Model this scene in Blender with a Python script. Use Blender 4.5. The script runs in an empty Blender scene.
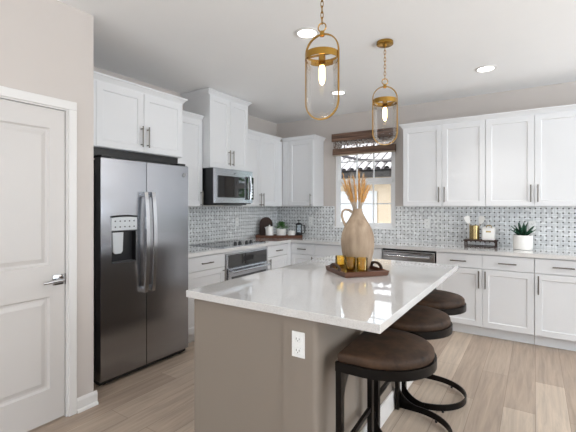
import bpy, bmesh, math, random
from mathutils import Vector, Matrix
random.seed(7)
C = bpy.context.scene.collection
PI = math.pi
def lin(r, g, b):
    f = lambda v: v/12.92 if v <= .04045 else ((v+.055)/1.055)**2.4
    return (f(r/255), f(g/255), f(b/255), 1)

# ---------------------------------------------------------------- camera, world, lights, exposure
sc = bpy.context.scene
cam_d = bpy.data.cameras.new('camera'); cam = bpy.data.objects.new('camera', cam_d); C.objects.link(cam)
cam.location = (0, 0, 1.384); cam.rotation_euler = (PI/2, 0, math.radians(33.1))
cam_d.sensor_width = 36; cam_d.lens = 36*379.5/576; cam_d.shift_y = -10.6/576; cam_d.clip_start = .02
sc.camera = cam
sc.view_settings.view_transform = 'Standard'; sc.view_settings.look = 'None'
sc.view_settings.gamma = 1; sc.view_settings.use_curve_mapping = False
sc.view_settings.exposure = 0.06
sc.cycles.use_denoising = True
sc.cycles.max_bounces = 10; sc.cycles.diffuse_bounces = 5; sc.cycles.transparent_max_bounces = 16
sc.cycles.sample_clamp_indirect = 6; sc.cycles.caustics_reflective = False; sc.cycles.caustics_refractive = False

world = bpy.data.worlds.new('sky'); sc.world = world; world.use_nodes = True
wn = world.node_tree.nodes; wl = world.node_tree.links
bg = wn['Background']; bg.inputs['Color'].default_value = (.80, .90, 1.0, 1); bg.inputs['Strength'].default_value = 2.6

def area(name, loc, rot, sx, sy, power, col=(1, 1, 1)):
    d = bpy.data.lights.new(name, 'AREA'); d.shape = 'RECTANGLE'; d.size = sx; d.size_y = sy
    d.energy = power; d.color = col
    o = bpy.data.objects.new(name, d); C.objects.link(o); o.location = loc; o.rotation_euler = rot
    return o
sun_d = bpy.data.lights.new('sun', 'SUN'); sun_d.energy = 2.0; sun_d.angle = .02; sun_d.color = (1, .95, .88)
sun = bpy.data.objects.new('sun', sun_d); C.objects.link(sun)
sun.rotation_euler = Vector((.35, .45, -1)).to_track_quat('-Z', 'Y').to_euler()
# added fill lamps at the unseen patio and rear openings, brightening the ceiling
area('patio_ceiling_fill', (4.5, 1.6, 1.3), (0, PI/2+1.42, 0), 2.2, 5.6, 440, (.87, .945, 1))
area('rear_ceiling_fill', (-.5, -3.9, 1.45), (PI/2+1.55, 0, 0), 4.4, 2.2, 125, (.87, .945, 1))

# ---------------------------------------------------------------- materials
M = {}
def newmat(name):
    m = bpy.data.materials.new(name); m.use_nodes = True
    return m, m.node_tree, m.node_tree.nodes['Principled BSDF']
def mat(name, col, rough=.5, metal=0, var=.04, scale=6, bump=0, bscale=80, coat=0, aniso=0, spec=.5, stretch=(1, 1, 1), sheen=0):
    m, t, b = newmat(name)
    n = t.nodes; l = t.links
    tc = n.new('ShaderNodeTexCoord'); mp = n.new('ShaderNodeMapping'); mp.inputs['Scale'].default_value = stretch
    l.new(tc.outputs['Object'], mp.inputs['Vector'])
    nz = n.new('ShaderNodeTexNoise'); nz.inputs['Scale'].default_value = scale; nz.inputs['Detail'].default_value = 3
    l.new(mp.outputs['Vector'], nz.inputs['Vector'])
    mx = n.new('ShaderNodeMix'); mx.data_type = 'RGBA'
    lo = tuple(max(0, c*(1-var)) for c in col[:3])+(1,); hi = tuple(min(1, c*(1+var)) for c in col[:3])+(1,)
    mx.inputs['A'].default_value = lo; mx.inputs['B'].default_value = hi
    l.new(nz.outputs['Fac'], mx.inputs['Factor']); l.new(mx.outputs['Result'], b.inputs['Base Color'])
    b.inputs['Roughness'].default_value = rough; b.inputs['Metallic'].default_value = metal
    b.inputs['Specular IOR Level'].default_value = spec
    b.inputs['Coat Weight'].default_value = coat; b.inputs['Anisotropic'].default_value = aniso
    b.inputs['Sheen Weight'].default_value = sheen
    if bump:
        n2 = n.new('ShaderNodeTexNoise'); n2.inputs['Scale'].default_value = bscale; n2.inputs['Detail'].default_value = 4
        l.new(mp.outputs['Vector'], n2.inputs['Vector'])
        bp = n.new('ShaderNodeBump'); bp.inputs['Strength'].default_value = bump; bp.inputs['Distance'].default_value = .01
        l.new(n2.outputs['Fac'], bp.inputs['Height']); l.new(bp.outputs['Normal'], b.inputs['Normal'])
    if aniso:
        tg = n.new('ShaderNodeTangent'); tg.direction_type = 'UV_MAP'; tg.uv_map = 'uv'; l.new(tg.outputs[0], b.inputs['Tangent'])
    M[name] = m
    return m
def glass(name, tint=(1, 1, 1), ior=1.45, rough=0.0, refl=1.0):
    m = bpy.data.materials.new(name); m.use_nodes = True; t = m.node_tree; n = t.nodes; l = t.links
    n.remove(n['Principled BSDF'])
    tr = n.new('ShaderNodeBsdfTransparent'); tr.inputs['Color'].default_value = tint+(1,)
    gl = n.new('ShaderNodeBsdfGlossy'); gl.inputs['Roughness'].default_value = rough
    fr = n.new('ShaderNodeFresnel'); fr.inputs['IOR'].default_value = ior
    mu = n.new('ShaderNodeMath'); mu.operation = 'MULTIPLY'; mu.inputs[1].default_value = refl
    mx = n.new('ShaderNodeMixShader')
    l.new(fr.outputs[0], mu.inputs[0]); l.new(mu.outputs[0], mx.inputs[0])
    l.new(tr.outputs[0], mx.inputs[1]); l.new(gl.outputs[0], mx.inputs[2])
    l.new(mx.outputs[0], n['Material Output'].inputs[0]); M[name] = m
def emis(name, col, strength):
    m, t, b = newmat(name); b.inputs['Base Color'].default_value = col
    b.inputs['Emission Color'].default_value = col; b.inputs['Emission Strength'].default_value = strength; M[name] = m

mat('wall_paint', lin(203, 195, 189), .85, bump=.05, bscale=220, var=.015)
mat('ceiling_paint', lin(246, 246, 246), .9, bump=.05, bscale=160, var=.01)
mat('trim_white', lin(226, 223, 220), .4, var=.01)
mat('window_white', lin(246, 246, 246), .4, var=.01)
mat('door_white', lin(207, 202, 198), .42, var=.01)
mat('cabinet_white', lin(225, 225, 226), .35, var=.01)
mat('greige', lin(140, 129, 118), .7, bump=.04, bscale=200, var=.02)
mat('nickel', lin(122, 116, 109), .32, 1, var=.04)
mat('chrome', lin(190, 190, 192), .12, 1, var=.02)
mat('steel', lin(196, 198, 202), .2, 1, var=.02, scale=3, stretch=(1, .05, 30), aniso=.7)
mat('fridge_steel', lin(164, 166, 171), .19, 1, var=.02, scale=3, stretch=(1, .05, 30), aniso=.75)
mat('steel_side', lin(92, 92, 95), .45, .7, var=.03)
mat('black_plastic', lin(22, 22, 24), .35, var=.1)
mat('black_glass', lin(14, 15, 17), .03, var=.1); M['black_glass'].node_tree.nodes['Principled BSDF'].inputs['IOR'].default_value = 2.1
mat('black_metal', lin(30, 27, 25), .38, .85, var=.15, bump=.03)
mat('brass', lin(176, 136, 66), .2, 1, var=.08, scale=12)
mat('panel_silver', lin(205, 208, 210), .35, .3, var=.02)
mat('white_ceramic', lin(236, 234, 230), .3, var=.02)
mat('gold_metal', lin(182, 160, 114), .25, 1, var=.05)
mat('walnut', lin(92, 56, 38), .4, var=.35, scale=9, stretch=(1, 8, 8))
mat('dark_wood', lin(54, 34, 25), .65, var=.3, scale=8, stretch=(1, 8, 8))
mat('leaf_green', lin(84, 140, 62), .5, var=.3, scale=20)
mat('agave_green', lin(40, 78, 58), .45, var=.3, scale=14)
mat('soil', lin(60, 45, 35), .9, var=.4, scale=60, bump=.4)
mat('straw', lin(208, 158, 92), .8, var=.35, scale=40)
mat('pale_stem', lin(186, 172, 156), .8, var=.25, scale=30)
mat('stucco', lin(226, 204, 176), .9, bump=.3, bscale=40, var=.05)
mat('stucco_white', lin(235, 232, 226), .9, bump=.2, bscale=40, var=.03)
mat('fascia_brown', lin(42, 36, 32), .7, var=.15)
mat('roof_tile', lin(222, 214, 210), .8, var=.12, scale=5)
mat('roof_gap', lin(70, 64, 66), .9, var=.2)
mat('outlet_white', lin(240, 240, 238), .35, var=.01)
mat('ground_pave', lin(190, 184, 176), .9, var=.1)
mat('hedge_green', lin(70, 120, 60), .7, var=.4, scale=7)
mat('curtain_white', lin(236, 236, 238), .9, var=.03)
glass('pane_glass', (1, 1, 1)); glass('clear_glass', (.985, .98, .975), 1.35, .0, .5)
glass('amber_glass', (.98, .86, .52), 1.5, .02, .8); glass('press_glass', (.9, .92, .93))
emis('downlight', (1, .97, .92, 1), 7); emis('bulb_glow', (1, .66, .30, 1), 12)

def leather():
    m, t, b = newmat('leather'); n = t.nodes; l = t.links
    tc = n.new('ShaderNodeTexCoord'); nz = n.new('ShaderNodeTexNoise'); nz.inputs['Scale'].default_value = 7; nz.inputs['Detail'].default_value = 6; nz.inputs['Roughness'].default_value = .65
    l.new(tc.outputs['Object'], nz.inputs['Vector'])
    cr = n.new('ShaderNodeValToRGB'); e = cr.color_ramp.elements
    e[0].position = .34; e[0].color = lin(22, 15, 11); e[1].position = .68; e[1].color = lin(82, 60, 44)
    l.new(nz.outputs['Fac'], cr.inputs[0]); l.new(cr.outputs[0], b.inputs['Base Color'])
    b.inputs['Roughness'].default_value = .62; b.inputs['Specular IOR Level'].default_value = .3
    bp = n.new('ShaderNodeBump'); n2 = n.new('ShaderNodeTexNoise'); n2.inputs['Scale'].default_value = 120
    l.new(tc.outputs['Object'], n2.inputs['Vector']); l.new(n2.outputs['Fac'], bp.inputs['Height']); bp.inputs['Strength'].default_value = .12; bp.inputs['Distance'].default_value = .004
    l.new(bp.outputs['Normal'], b.inputs['Normal']); M['leather'] = m
leather()
def quartz():
    m, t, b = newmat('quartz'); n = t.nodes; l = t.links
    tc = n.new('ShaderNodeTexCoord'); nz = n.new('ShaderNodeTexNoise'); nz.inputs['Scale'].default_value = 260; nz.inputs['Detail'].default_value = 2
    l.new(tc.outputs['Object'], nz.inputs['Vector'])
    cr = n.new('ShaderNodeValToRGB'); e = cr.color_ramp.elements
    e[0].position = .3; e[0].color = lin(204, 202, 200); e[1].position = .55; e[1].color = lin(220, 218, 216)
    l.new(nz.outputs['Fac'], cr.inputs[0]); l.new(cr.outputs[0], b.inputs['Base Color'])
    b.inputs['Roughness'].default_value = .035; b.inputs['Specular IOR Level'].default_value = .8; b.inputs['Coat Weight'].default_value = .8; b.inputs['Coat IOR'].default_value = 1.6; b.inputs['Coat Roughness'].default_value = .02; M['quartz'] = m
quartz()
def oak():
    m, t, b = newmat('oak_floor'); n = t.nodes; l = t.links
    uv = n.new('ShaderNodeTexCoord'); mp = n.new('ShaderNodeMapping'); mp.inputs['Rotation'].default_value = (0, 0, PI/2)
    l.new(uv.outputs['Object'], mp.inputs['Vector'])
    bk = n.new('ShaderNodeTexBrick'); bk.inputs['Scale'].default_value = 1; bk.inputs['Brick Width'].default_value = 1.5; bk.inputs['Row Height'].default_value = .185
    bk.inputs['Mortar Size'].default_value = .0016; bk.inputs['Mortar Smooth'].default_value = .3; bk.inputs['Bias'].default_value = 0; bk.offset = .37
    bk.inputs['Color1'].default_value = lin(200, 184, 167); bk.inputs['Color2'].default_value = lin(170, 152, 136); bk.inputs['Mortar'].default_value = lin(140, 122, 106)
    l.new(mp.outputs['Vector'], bk.inputs['Vector'])
    m2 = n.new('ShaderNodeMapping'); m2.inputs['Scale'].default_value = (14, .9, 1); l.new(uv.outputs['Object'], m2.inputs['Vector'])
    nz = n.new('ShaderNodeTexNoise'); nz.inputs['Scale'].default_value = 2.2; nz.inputs['Detail'].default_value = 8; nz.inputs['Roughness'].default_value = .62; nz.inputs['Distortion'].default_value = .6
    l.new(m2.outputs['Vector'], nz.inputs['Vector'])
    cr = n.new('ShaderNodeValToRGB'); e = cr.color_ramp.elements; e[0].position = .3; e[0].color = (.68, .67, .66, 1); e[1].position = .7; e[1].color = (1.12, 1.1, 1.08, 1)
    l.new(nz.outputs['Fac'], cr.inputs[0])
    mx = n.new('ShaderNodeMix'); mx.data_type = 'RGBA'; mx.blend_type = 'MULTIPLY'; mx.inputs['Factor'].default_value = .85
    l.new(bk.outputs['Color'], mx.inputs['A']); l.new(cr.outputs[0], mx.inputs['B']); l.new(mx.outputs['Result'], b.inputs['Base Color'])
    b.inputs['Roughness'].default_value = .38; b.inputs['Specular IOR Level'].default_value = .4
    bp = n.new('ShaderNodeBump'); bp.inputs['Strength'].default_value = .25; bp.inputs['Distance'].default_value = .002; bp.invert = True
    l.new(bk.outputs['Fac'], bp.inputs['Height']); l.new(bp.outputs['Normal'], b.inputs['Normal']); M['oak_floor'] = m
oak()
def mosaic():
    m, t, b = newmat('mosaic'); n = t.nodes; l = t.links
    P = .050
    def mth(op, a, b_=None, c_=None):
        q = n.new('ShaderNodeMath'); q.operation = op
        for i, v in enumerate((a, b_, c_)):
            if v is None: continue
            if isinstance(v, (int, float)): q.inputs[i].default_value = v
            else: l.new(v, q.inputs[i])
        return q.outputs[0]
    uv = n.new('ShaderNodeUVMap'); sp = n.new('ShaderNodeSeparateXYZ'); l.new(uv.outputs[0], sp.inputs[0])
    u = mth('DIVIDE', sp.outputs[0], P); v = mth('DIVIDE', sp.outputs[1], P)
    iu, iv = mth('FLOOR', u), mth('FLOOR', v); fu, fv = mth('FRACT', u), mth('FRACT', v)
    par = mth('MODULO', mth('ADD', mth('ADD', iu, iv), 1000), 2)
    par = mth('GREATER_THAN', par, .5)
    # across = coordinate across the pair of strips in this cell
    ac = mth('ADD', mth('MULTIPLY', fu, par), mth('MULTIPLY', fv, mth('SUBTRACT', 1, par)))
    half = mth('GREATER_THAN', ac, .5)
    du = mth('MINIMUM', fu, mth('SUBTRACT', 1, fu)); dv = mth('MINIMUM', fv, mth('SUBTRACT', 1, fv))
    dot = mth('LESS_THAN', mth('MAXIMUM', du, dv), .145)
    dac = mth('MINIMUM', mth('ABSOLUTE', mth('SUBTRACT', ac, .5)), mth('MINIMUM', du, dv))
    grout = mth('LESS_THAN', dac, .03)
    cv = n.new('ShaderNodeCombineXYZ'); l.new(iu, cv.inputs[0]); l.new(iv, cv.inputs[1]); l.new(half, cv.inputs[2])
    wnz = n.new('ShaderNodeTexWhiteNoise'); l.new(cv.outputs[0], wnz.inputs['Vector'])
    vm = n.new('ShaderNodeTexNoise'); vm.inputs['Scale'].default_value = 24; vm.inputs['Detail'].default_value = 5; l.new(uv.outputs[0], vm.inputs['Vector'])
    tone = mth('ADD', mth('MULTIPLY', wnz.outputs['Value'], .5), mth('MULTIPLY', vm.outputs['Fac'], .6))
    cr = n.new('ShaderNodeValToRGB'); e = cr.color_ramp.elements; e[0].position = .2; e[0].color = lin(198, 199, 199); e[1].position = .8; e[1].color = lin(242, 243, 243)
    l.new(tone, cr.inputs[0])
    def mix(f, a, bcol):
        q = n.new('ShaderNodeMix'); q.data_type = 'RGBA'; l.new(f, q.inputs['Factor']); l.new(a, q.inputs['A']); q.inputs['B'].default_value = bcol
        return q.outputs['Result']
    c1 = mix(grout, cr.outputs[0], lin(196, 196, 194)); c2 = mix(dot, c1, lin(88, 86, 84))
    l.new(c2, b.inputs['Base Color']); b.inputs['Roughness'].default_value = .2
    bp = n.new('ShaderNodeBump'); bp.inputs['Strength'].default_value = .3; bp.inputs['Distance'].default_value = .001; bp.invert = True
    l.new(grout, bp.inputs['Height']); l.new(bp.outputs['Normal'], b.inputs['Normal']); M['mosaic'] = m
mosaic()
def vase_mat():
    m, t, b = newmat('stoneware'); n = t.nodes; l = t.links
    tc = n.new('ShaderNodeTexCoord'); mp = n.new('ShaderNodeMapping'); mp.inputs['Scale'].default_value = (6, 6, 1.3); l.new(tc.outputs['Object'], mp.inputs['Vector'])
    nz = n.new('ShaderNodeTexNoise'); nz.inputs['Scale'].default_value = 4; nz.inputs['Detail'].default_value = 6; l.new(mp.outputs['Vector'], nz.inputs['Vector'])
    cr = n.new('ShaderNodeValToRGB'); e = cr.color_ramp.elements; e[0].position = .3; e[0].color = lin(142, 120, 99); e[1].position = .7; e[1].color = lin(178, 157, 134)
    l.new(nz.outputs['Fac'], cr.inputs[0]); l.new(cr.outputs[0], b.inputs['Base Color']); b.inputs['Roughness'].default_value = .75
    bp = n.new('ShaderNodeBump'); bp.inputs['Strength'].default_value = .15; bp.inputs['Distance'].default_value = .004; l.new(nz.outputs['Fac'], bp.inputs['Height']); l.new(bp.outputs['Normal'], b.inputs['Normal'])
    M['stoneware'] = m
vase_mat()
def woven(name, gaps):
    m, t, b = newmat(name); n = t.nodes; l = t.links
    tc = n.new('ShaderNodeTexCoord'); mp = n.new('ShaderNodeMapping'); mp.inputs['Scale'].default_value = (1.2, 1, 70); l.new(tc.outputs['Object'], mp.inputs['Vector'])
    nz = n.new('ShaderNodeTexNoise'); nz.inputs['Scale'].default_value = 1.6; nz.inputs['Detail'].default_value = 3; l.new(mp.outputs['Vector'], nz.inputs['Vector'])
    cr = n.new('ShaderNodeValToRGB'); e = cr.color_ramp.elements; e[0].position = .36; e[0].color = lin(50, 34, 28); e[1].position = .66; e[1].color = lin(140, 108, 88)
    l.new(nz.outputs['Fac'], cr.inputs[0]); l.new(cr.outputs[0], b.inputs['Base Color']); b.inputs['Roughness'].default_value = .7
    bp = n.new('ShaderNodeBump'); bp.inputs['Strength'].default_value = .6; bp.inputs['Distance'].default_value = .004; l.new(nz.outputs['Fac'], bp.inputs['Height']); l.new(bp.outputs['Normal'], b.inputs['Normal'])
    if gaps:
        m3 = n.new('ShaderNodeMapping'); m3.inputs['Scale'].default_value = (26, 1, 60); l.new(tc.outputs['Object'], m3.inputs['Vector'])
        n3 = n.new('ShaderNodeTexNoise'); n3.inputs['Scale'].default_value = 1.5; n3.inputs['Detail'].default_value = 2; l.new(m3.outputs['Vector'], n3.inputs['Vector'])
        gt = n.new('ShaderNodeMath'); gt.operation = 'LESS_THAN'; gt.inputs[1].default_value = .53; l.new(n3.outputs['Fac'], gt.inputs[0])
        ad = n.new('ShaderNodeMath'); ad.operation = 'ADD'; l.new(gt.outputs[0], ad.inputs[0]); ad.inputs[1].default_value = .08; ad.use_clamp = True
        inv = n.new('ShaderNodeMath'); inv.operation = 'SUBTRACT'; inv.inputs[0].default_value = 1.05; l.new(gt.outputs[0], inv.inputs[1]); inv.use_clamp = True
        l.new(inv.outputs[0], b.inputs['Alpha'])
    M[name] = m
woven('woven_wood', False); woven('woven_sheer', True)

# ---------------------------------------------------------------- mesh helpers
class MB:
    def __init__(s): s.bm = bmesh.new(); s.round = False
    def box(s, x0, x1, y0, y1, z0, z1, bev=0, seg=2):
        r = bmesh.ops.create_cube(s.bm, size=1); vs = r['verts']
        for v in vs: v.co = Vector(((x0+x1)/2+v.co.x*(x1-x0), (y0+y1)/2+v.co.y*(y1-y0), (z0+z1)/2+v.co.z*(z1-z0)))
        if bev:
            es = list({e for v in vs for e in v.link_edges})
            bmesh.ops.bevel(s.bm, geom=es, offset=bev, segments=seg, affect='EDGES', profile=.5)
        return s
    def loft(s, rings, cap=True, closed=True):
        s.round = True
        rv = [[s.bm.verts.new(p) for p in r] for r in rings]
        n = len(rv[0])
        for a, b in zip(rv, rv[1:]):
            for i in range(n if closed else n-1):
                j = (i+1) % n
                try: s.bm.faces.new((a[i], a[j], b[j], b[i]))
                except ValueError: pass
        if cap and closed:
            for r, f in ((rv[0], True), (rv[-1], False)):
                try: s.bm.faces.new(list(reversed(r)) if f else r)
                except ValueError: pass
        return s
    def lathe(s, prof, c=(0, 0, 0), n=32, cap=True):
        rings = [[(c[0]+r*math.cos(2*PI*i/n), c[1]+r*math.sin(2*PI*i/n), c[2]+z) for i in range(n)] for r, z in prof]
        return s.loft(rings, cap)
    def cyl(s, p0, p1, r, n=12, r1=None):
        return s.tube([p0, p1], [r, r if r1 is None else r1], n)
    def tube(s, pts, rad, n=10, closed=False, flat=None):
        pts = [Vector(p) for p in pts]; k = len(pts)
        if not isinstance(rad, (list, tuple)): rad = [rad]*k
        rings = []; prev = None
        for i, p in enumerate(pts):
            a = pts[i-1] if (i > 0 or closed) else p; b = pts[(i+1) % k] if (i < k-1 or closed) else p
            d = (b-a).normalized()
            if prev is None:
                up = Vector((0, 0, 1)) if abs(d.z) < .9 else Vector((1, 0, 0))
                nx = d.cross(up).normalized()
            else:
                nx = (prev-d*prev.dot(d)).normalized()
            prev = nx; ny = d.cross(nx)
            if flat:   # rectangular section: flat=(half along given normal axis, half other)
                ax, h1, h2 = flat; A = Vector(ax); B = d.cross(A).normalized()
                rings.append([tuple(p+A*sa*h1+B*sb*h2) for sa, sb in ((1, 1), (-1, 1), (-1, -1), (1, -1))])
            else:
                rings.append([tuple(p+rad[i]*(nx*math.cos(2*PI*j/n)+ny*math.sin(2*PI*j/n))) for j in range(n)])
        if closed: rings.append(rings[0]); return s.loft_shared(rings)
        return s.loft(rings)
    def loft_shared(s, rings):
        s.round = True
        rv = [[s.bm.verts.new(p) for p in r] for r in rings[:-1]]; rv.append(rv[0]); n = len(rv[0])
        for a, b in zip(rv, rv[1:]):
            for i in range(n):
                j = (i+1) % n; s.bm.faces.new((a[i], a[j], b[j], b[i]))
        return s
    def prism(s, poly, axis, a, b):
        """poly of 2-tuples; axis 'x': (y,z); 'y': (x,z); 'z': (x,y)"""
        f = {'x': lambda p, t: (t, p[0], p[1]), 'y': lambda p, t: (p[0], t, p[1]), 'z': lambda p, t: (p[0], p[1], t)}[axis]
        return s.loft([[f(p, a) for p in poly], [f(p, b) for p in poly]])
    def xform(s, mtx): bmesh.ops.transform(s.bm, matrix=mtx, verts=s.bm.verts[:]); return s
    def build(s, name, m, parent=None, smooth=35, local=False):
        bm = s.bm
        bmesh.ops.recalc_face_normals(bm, faces=bm.faces[:])
        if parent is not None and not local:
            p = parent; off = Vector()
            while p is not None: off += p.location; p = p.parent
            bmesh.ops.translate(bm, verts=bm.verts[:], vec=-off)
        uvl = bm.loops.layers.uv.new('uv')
        for f in bm.faces:
            nx, ny, nz = (abs(c) for c in f.normal)
            for lp in f.loops:
                c = lp.vert.co
                lp[uvl].uv = (c.x, c.y) if nz >= max(nx, ny) else ((c.y, c.z) if nx > ny else (c.x, c.z))
        me = bpy.data.meshes.new(name); bm.to_mesh(me); bm.free()
        if smooth and (s.round or smooth != 35):
            for p in me.polygons: p.use_smooth = True
            me.set_sharp_from_angle(angle=math.radians(smooth))
        me.materials.append(M[m] if isinstance(m, str) else m)
        o = bpy.data.objects.new(name, me); C.objects.link(o)
        if parent is not None: o.parent = parent
        return o
def tag(o, label, cat, group=None, kind=None):
    o['label'] = label; o['category'] = cat
    if group: o['group'] = group
    if kind: o['kind'] = kind
    return o
def thing(name, label, cat, loc=(0, 0, 0), rz=0, group=None):
    o = bpy.data.objects.new(name, None); C.objects.link(o); o.empty_display_size = .05
    o.location = loc; o.rotation_euler = (0, 0, rz)
    return tag(o, label, cat, group)
def struct(o, label=None, cat=None):
    o['kind'] = 'structure'
    if label: o['label'] = label
    if cat: o['category'] = cat
    return o
def dup(root, loc, rz, label, group=None):
    r = root.copy(); C.objects.link(r); r.location = loc; r.rotation_euler = (0, 0, rz); r['label'] = label
    if group: r['group'] = group
    for ch in list(root.children):
        c = ch.copy(); C.objects.link(c); c.parent = r
        for g in ch.children:
            d = g.copy(); C.objects.link(d); d.parent = c
    return r
def setloc(o, loc):    # shift a part's own origin onto loc (local) keeping its place
    o.data.transform(Matrix.Translation(-Vector(loc))); o.location = loc

# ---------------------------------------------------------------- layout constants
XL, YB, H = -3.50, 5.037, 2.70           # left wall, window wall, ceiling
XD = -2.57                               # pantry-door wall
YF, XF = 4.427, -2.84                    # base cabinet door faces (window wall, left wall)
XR, YR = 4.6, -4.0
CT, CU = .914, .876                      # countertop top and underside

# ---------------------------------------------------------------- structure
struct(MB().box(XL-.2, XR+.2, YR-.2, YB+.16, -.12, 0).build('floor', 'oak_floor', smooth=0), 'light oak plank floor running towards the window wall', 'floor')
struct(MB().box(XL-.2, XR+.2, YR-.2, YB+.16, H, H+.2).build('ceiling', 'ceiling_paint', smooth=0), 'flat white ceiling over the kitchen', 'ceiling')
struct(MB().box(XL-.15, XL, 1.35, YB+.15, 0, H).build('wall_left', 'wall_paint', smooth=0), 'beige wall behind the cooktop and fridge', 'wall')
WX0, WX1, WZ0, WZ1 = -2.46, -1.572, 1.075, 2.33
w = MB()
w.box(XL, WX0, YB, YB+.15, 0, H); w.box(WX1, XR, YB, YB+.15, 0, H); w.box(WX0, WX1, YB, YB+.15, 0, WZ0); w.box(WX0, WX1, YB, YB+.15, WZ1, H)
struct(w.build('wall_back', 'wall_paint', smooth=0), 'beige wall around the kitchen window', 'wall')
DY0, DY1, DZ = .458, 1.288, 2.003
w = MB()
w.box(XD-.12, XD, YR, DY0-.02, 0, H); w.box(XD-.12, XD, DY1+.02, 1.47, 0, H, 0); w.box(XD-.12, XD, DY0-.02, DY1+.02, DZ+.02, H)
w.box(XL, XD-.12, 1.35, 1.47, 0, H)
struct(w.build('wall_door', 'wall_paint', smooth=0), 'beige wall around the white panel door', 'wall')
w = MB(); w.box(XL-.2, XD-.12, .2, 1.35, 0, .001); w.bm.free()
# right wall with patio-door opening, rear wall with window opening (both behind the viewer)
w = MB(); w.box(XR, XR+.15, YR, -1.25, 0, H); w.box(XR, XR+.15, 4.45, YB+.15, 0, H); w.box(XR, XR+.15, -1.25, 4.45, 2.45, H); w.box(XR, XR+.15, -1.25, 4.45, 0, .1)
struct(w.build('wall_right', 'wall_paint', smooth=0), 'beige wall with the patio door opening', 'wall')
w = MB(); w.box(1.7, XR+.15, YR-.15, YR, 0, H); w.box(XD-.12, 1.7, YR-.15, YR, 2.6, H); w.box(XD-.12, 1.7, YR-.15, YR, 0, .3)
struct(w.build('wall_rear', 'wall_paint', smooth=0), 'beige wall with wide window opening', 'wall')
# baseboards
def bboard(name, mb, lab): struct(mb.build(name, 'trim_white', smooth=0), lab, 'baseboard')
b = MB(); prof = [(0, 0), (.024, 0), (.022, .014), (.012, .022), (.012, .075), (.005, .092), (0, .094)]
b.prism([(XD+p, z) for p, z in prof], 'y', DY1+.062, 1.492)
bboard('baseboard_left', b, 'short white baseboard between door casing and fridge')
b = MB(); b.prism([(XD+p, z) for p, z in prof], 'y', YR+.01, DY0-.09); bboard('baseboard_hall', b, 'white baseboard along the door wall')
b = MB(); b.prism([(YB-p, z) for p, z in prof], 'x', 1.36, XR); bboard('baseboard_back', b, 'white baseboard along the window wall')

# door in the left wall: casing, jamb, leaf with two moulded panels, lever
dr = bpy.data.objects.new('door_1', None); C.objects.link(dr); dr.location = (XD, (DY0+DY1)/2, 0)
struct(dr, 'white two-panel interior door with a chrome lever', 'door')
cz = MB()
for a, c in ((DY1+.008, DY1+.060), (DY0-.060, DY0-.008)):
    cz.box(XD, XD+.018, a, c, 0, DZ+.008, .004)
cz.box(XD, XD+.018, DY0-.060, DY1+.060, DZ+.008, DZ+.064, .004)
cz.build('door_casing', 'trim_white', dr)
j = MB(); j.box(XD-.12, XD, DY1, DY1+.02, 0, DZ+.02); j.box(XD-.12, XD, DY0-.02, DY0, 0, DZ+.02); j.box(XD-.12, XD, DY0, DY1, DZ, DZ+.02)
j.box(XD-.070, XD-.058, DY1-.012, DY1, 0, DZ); j.box(XD-.070, XD-.058, DY0, DY0+.012, 0, DZ)
j.build('door_jamb', 'trim_white', dr, smooth=0)
def raised_panel_leaf(x, y0, y1, z0, z1, thick, panels):
    """slab whose +x face carries recessed, raised-field panels"""
    m = MB(); bm = m.bm
    ys = sorted({y0, y1, *[p[0] for p in panels], *[p[1] for p in panels]}); zs = sorted({z0, z1, *[p[2] for p in panels], *[p[3] for p in panels]})
    for i in range(len(ys)-1):
        for k in range(len(zs)-1):
            cy, czz = (ys[i]+ys[i+1])/2, (zs[k]+zs[k+1])/2
            if any(p[0] < cy < p[1] and p[2] < czz < p[3] for p in panels): continue
            bm.faces.new([bm.verts.new(q) for q in ((x, ys[i], zs[k]), (x, ys[i+1], zs[k]), (x, ys[i+1], zs[k+1]), (x, ys[i], zs[k+1]))])
    for p in panels:
        prev = None
        for ins, dep in ((0, 0), (.010, -.012), (.022, -.013), (.048, -.004), (.050, -.004)):
            r = [bm.verts.new(q) for q in ((x+dep, p[0]+ins, p[2]+ins), (x+dep, p[1]-ins, p[2]+ins), (x+dep, p[1]-ins, p[3]-ins), (x+dep, p[0]+ins, p[3]-ins))]
            if prev:
                for i in range(4): bm.faces.new((prev[i], prev[(i+1) % 4], r[(i+1) % 4], r[i]))
            prev = r
        bm.faces.new(prev)
    for q in (((x, y0, z0), (x, y0, z1), (x-thick, y0, z1), (x-thick, y0, z0)), ((x, y1, z0), (x-thick, y1, z0), (x-thick, y1, z1), (x, y1, z1)),
              ((x, y0, z1), (x, y1, z1), (x-thick, y1, z1), (x-thick, y0, z1)), ((x, y0, z0), (x-thick, y0, z0), (x-thick, y1, z0), (x, y1, z0)),
              ((x-thick, y0, z0), (x-thick, y0, z1), (x-thick, y1, z1), (x-thick, y1, z0))):
        bm.faces.new([bm.verts.new(c) for c in q])
    bmesh.ops.remove_doubles(bm, verts=bm.verts[:], dist=1e-5)
    return m
leaf = raised_panel_leaf(XD-.012, DY0+.004, DY1-.005, .012, DZ-.004, .04, [(DY0+.09, DY1-.095, .22, .805), (DY0+.09, DY1-.095, 1.0, 1.875)]).build('door_leaf', 'door_white', dr, smooth=8)
h = MB(); hx = XD-.012; hy = DY1-.047; hz = .905
h.box(hx, hx+.008, hy-.033, hy+.033, hz-.033, hz+.033, .002)
h.cyl((hx+.006, hy, hz), (hx+.05, hy, hz), .011, 14)
h.tube([(hx+.05, hy+.012, hz), (hx+.052, hy-.03, hz), (hx+.052, hy-.075, hz-.003), (hx+.046, hy-.105, hz-.006)], [.010, .010, .008, .007], 10)
ho = h.build('door_handle', 'chrome', leaf)
h = MB(); h.box(XD-.05, XD-.004, DY1-.0035, DY1-.0005, hz-.035, hz+.035); h.build('strike_plate', 'chrome', dr, smooth=0)

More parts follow.
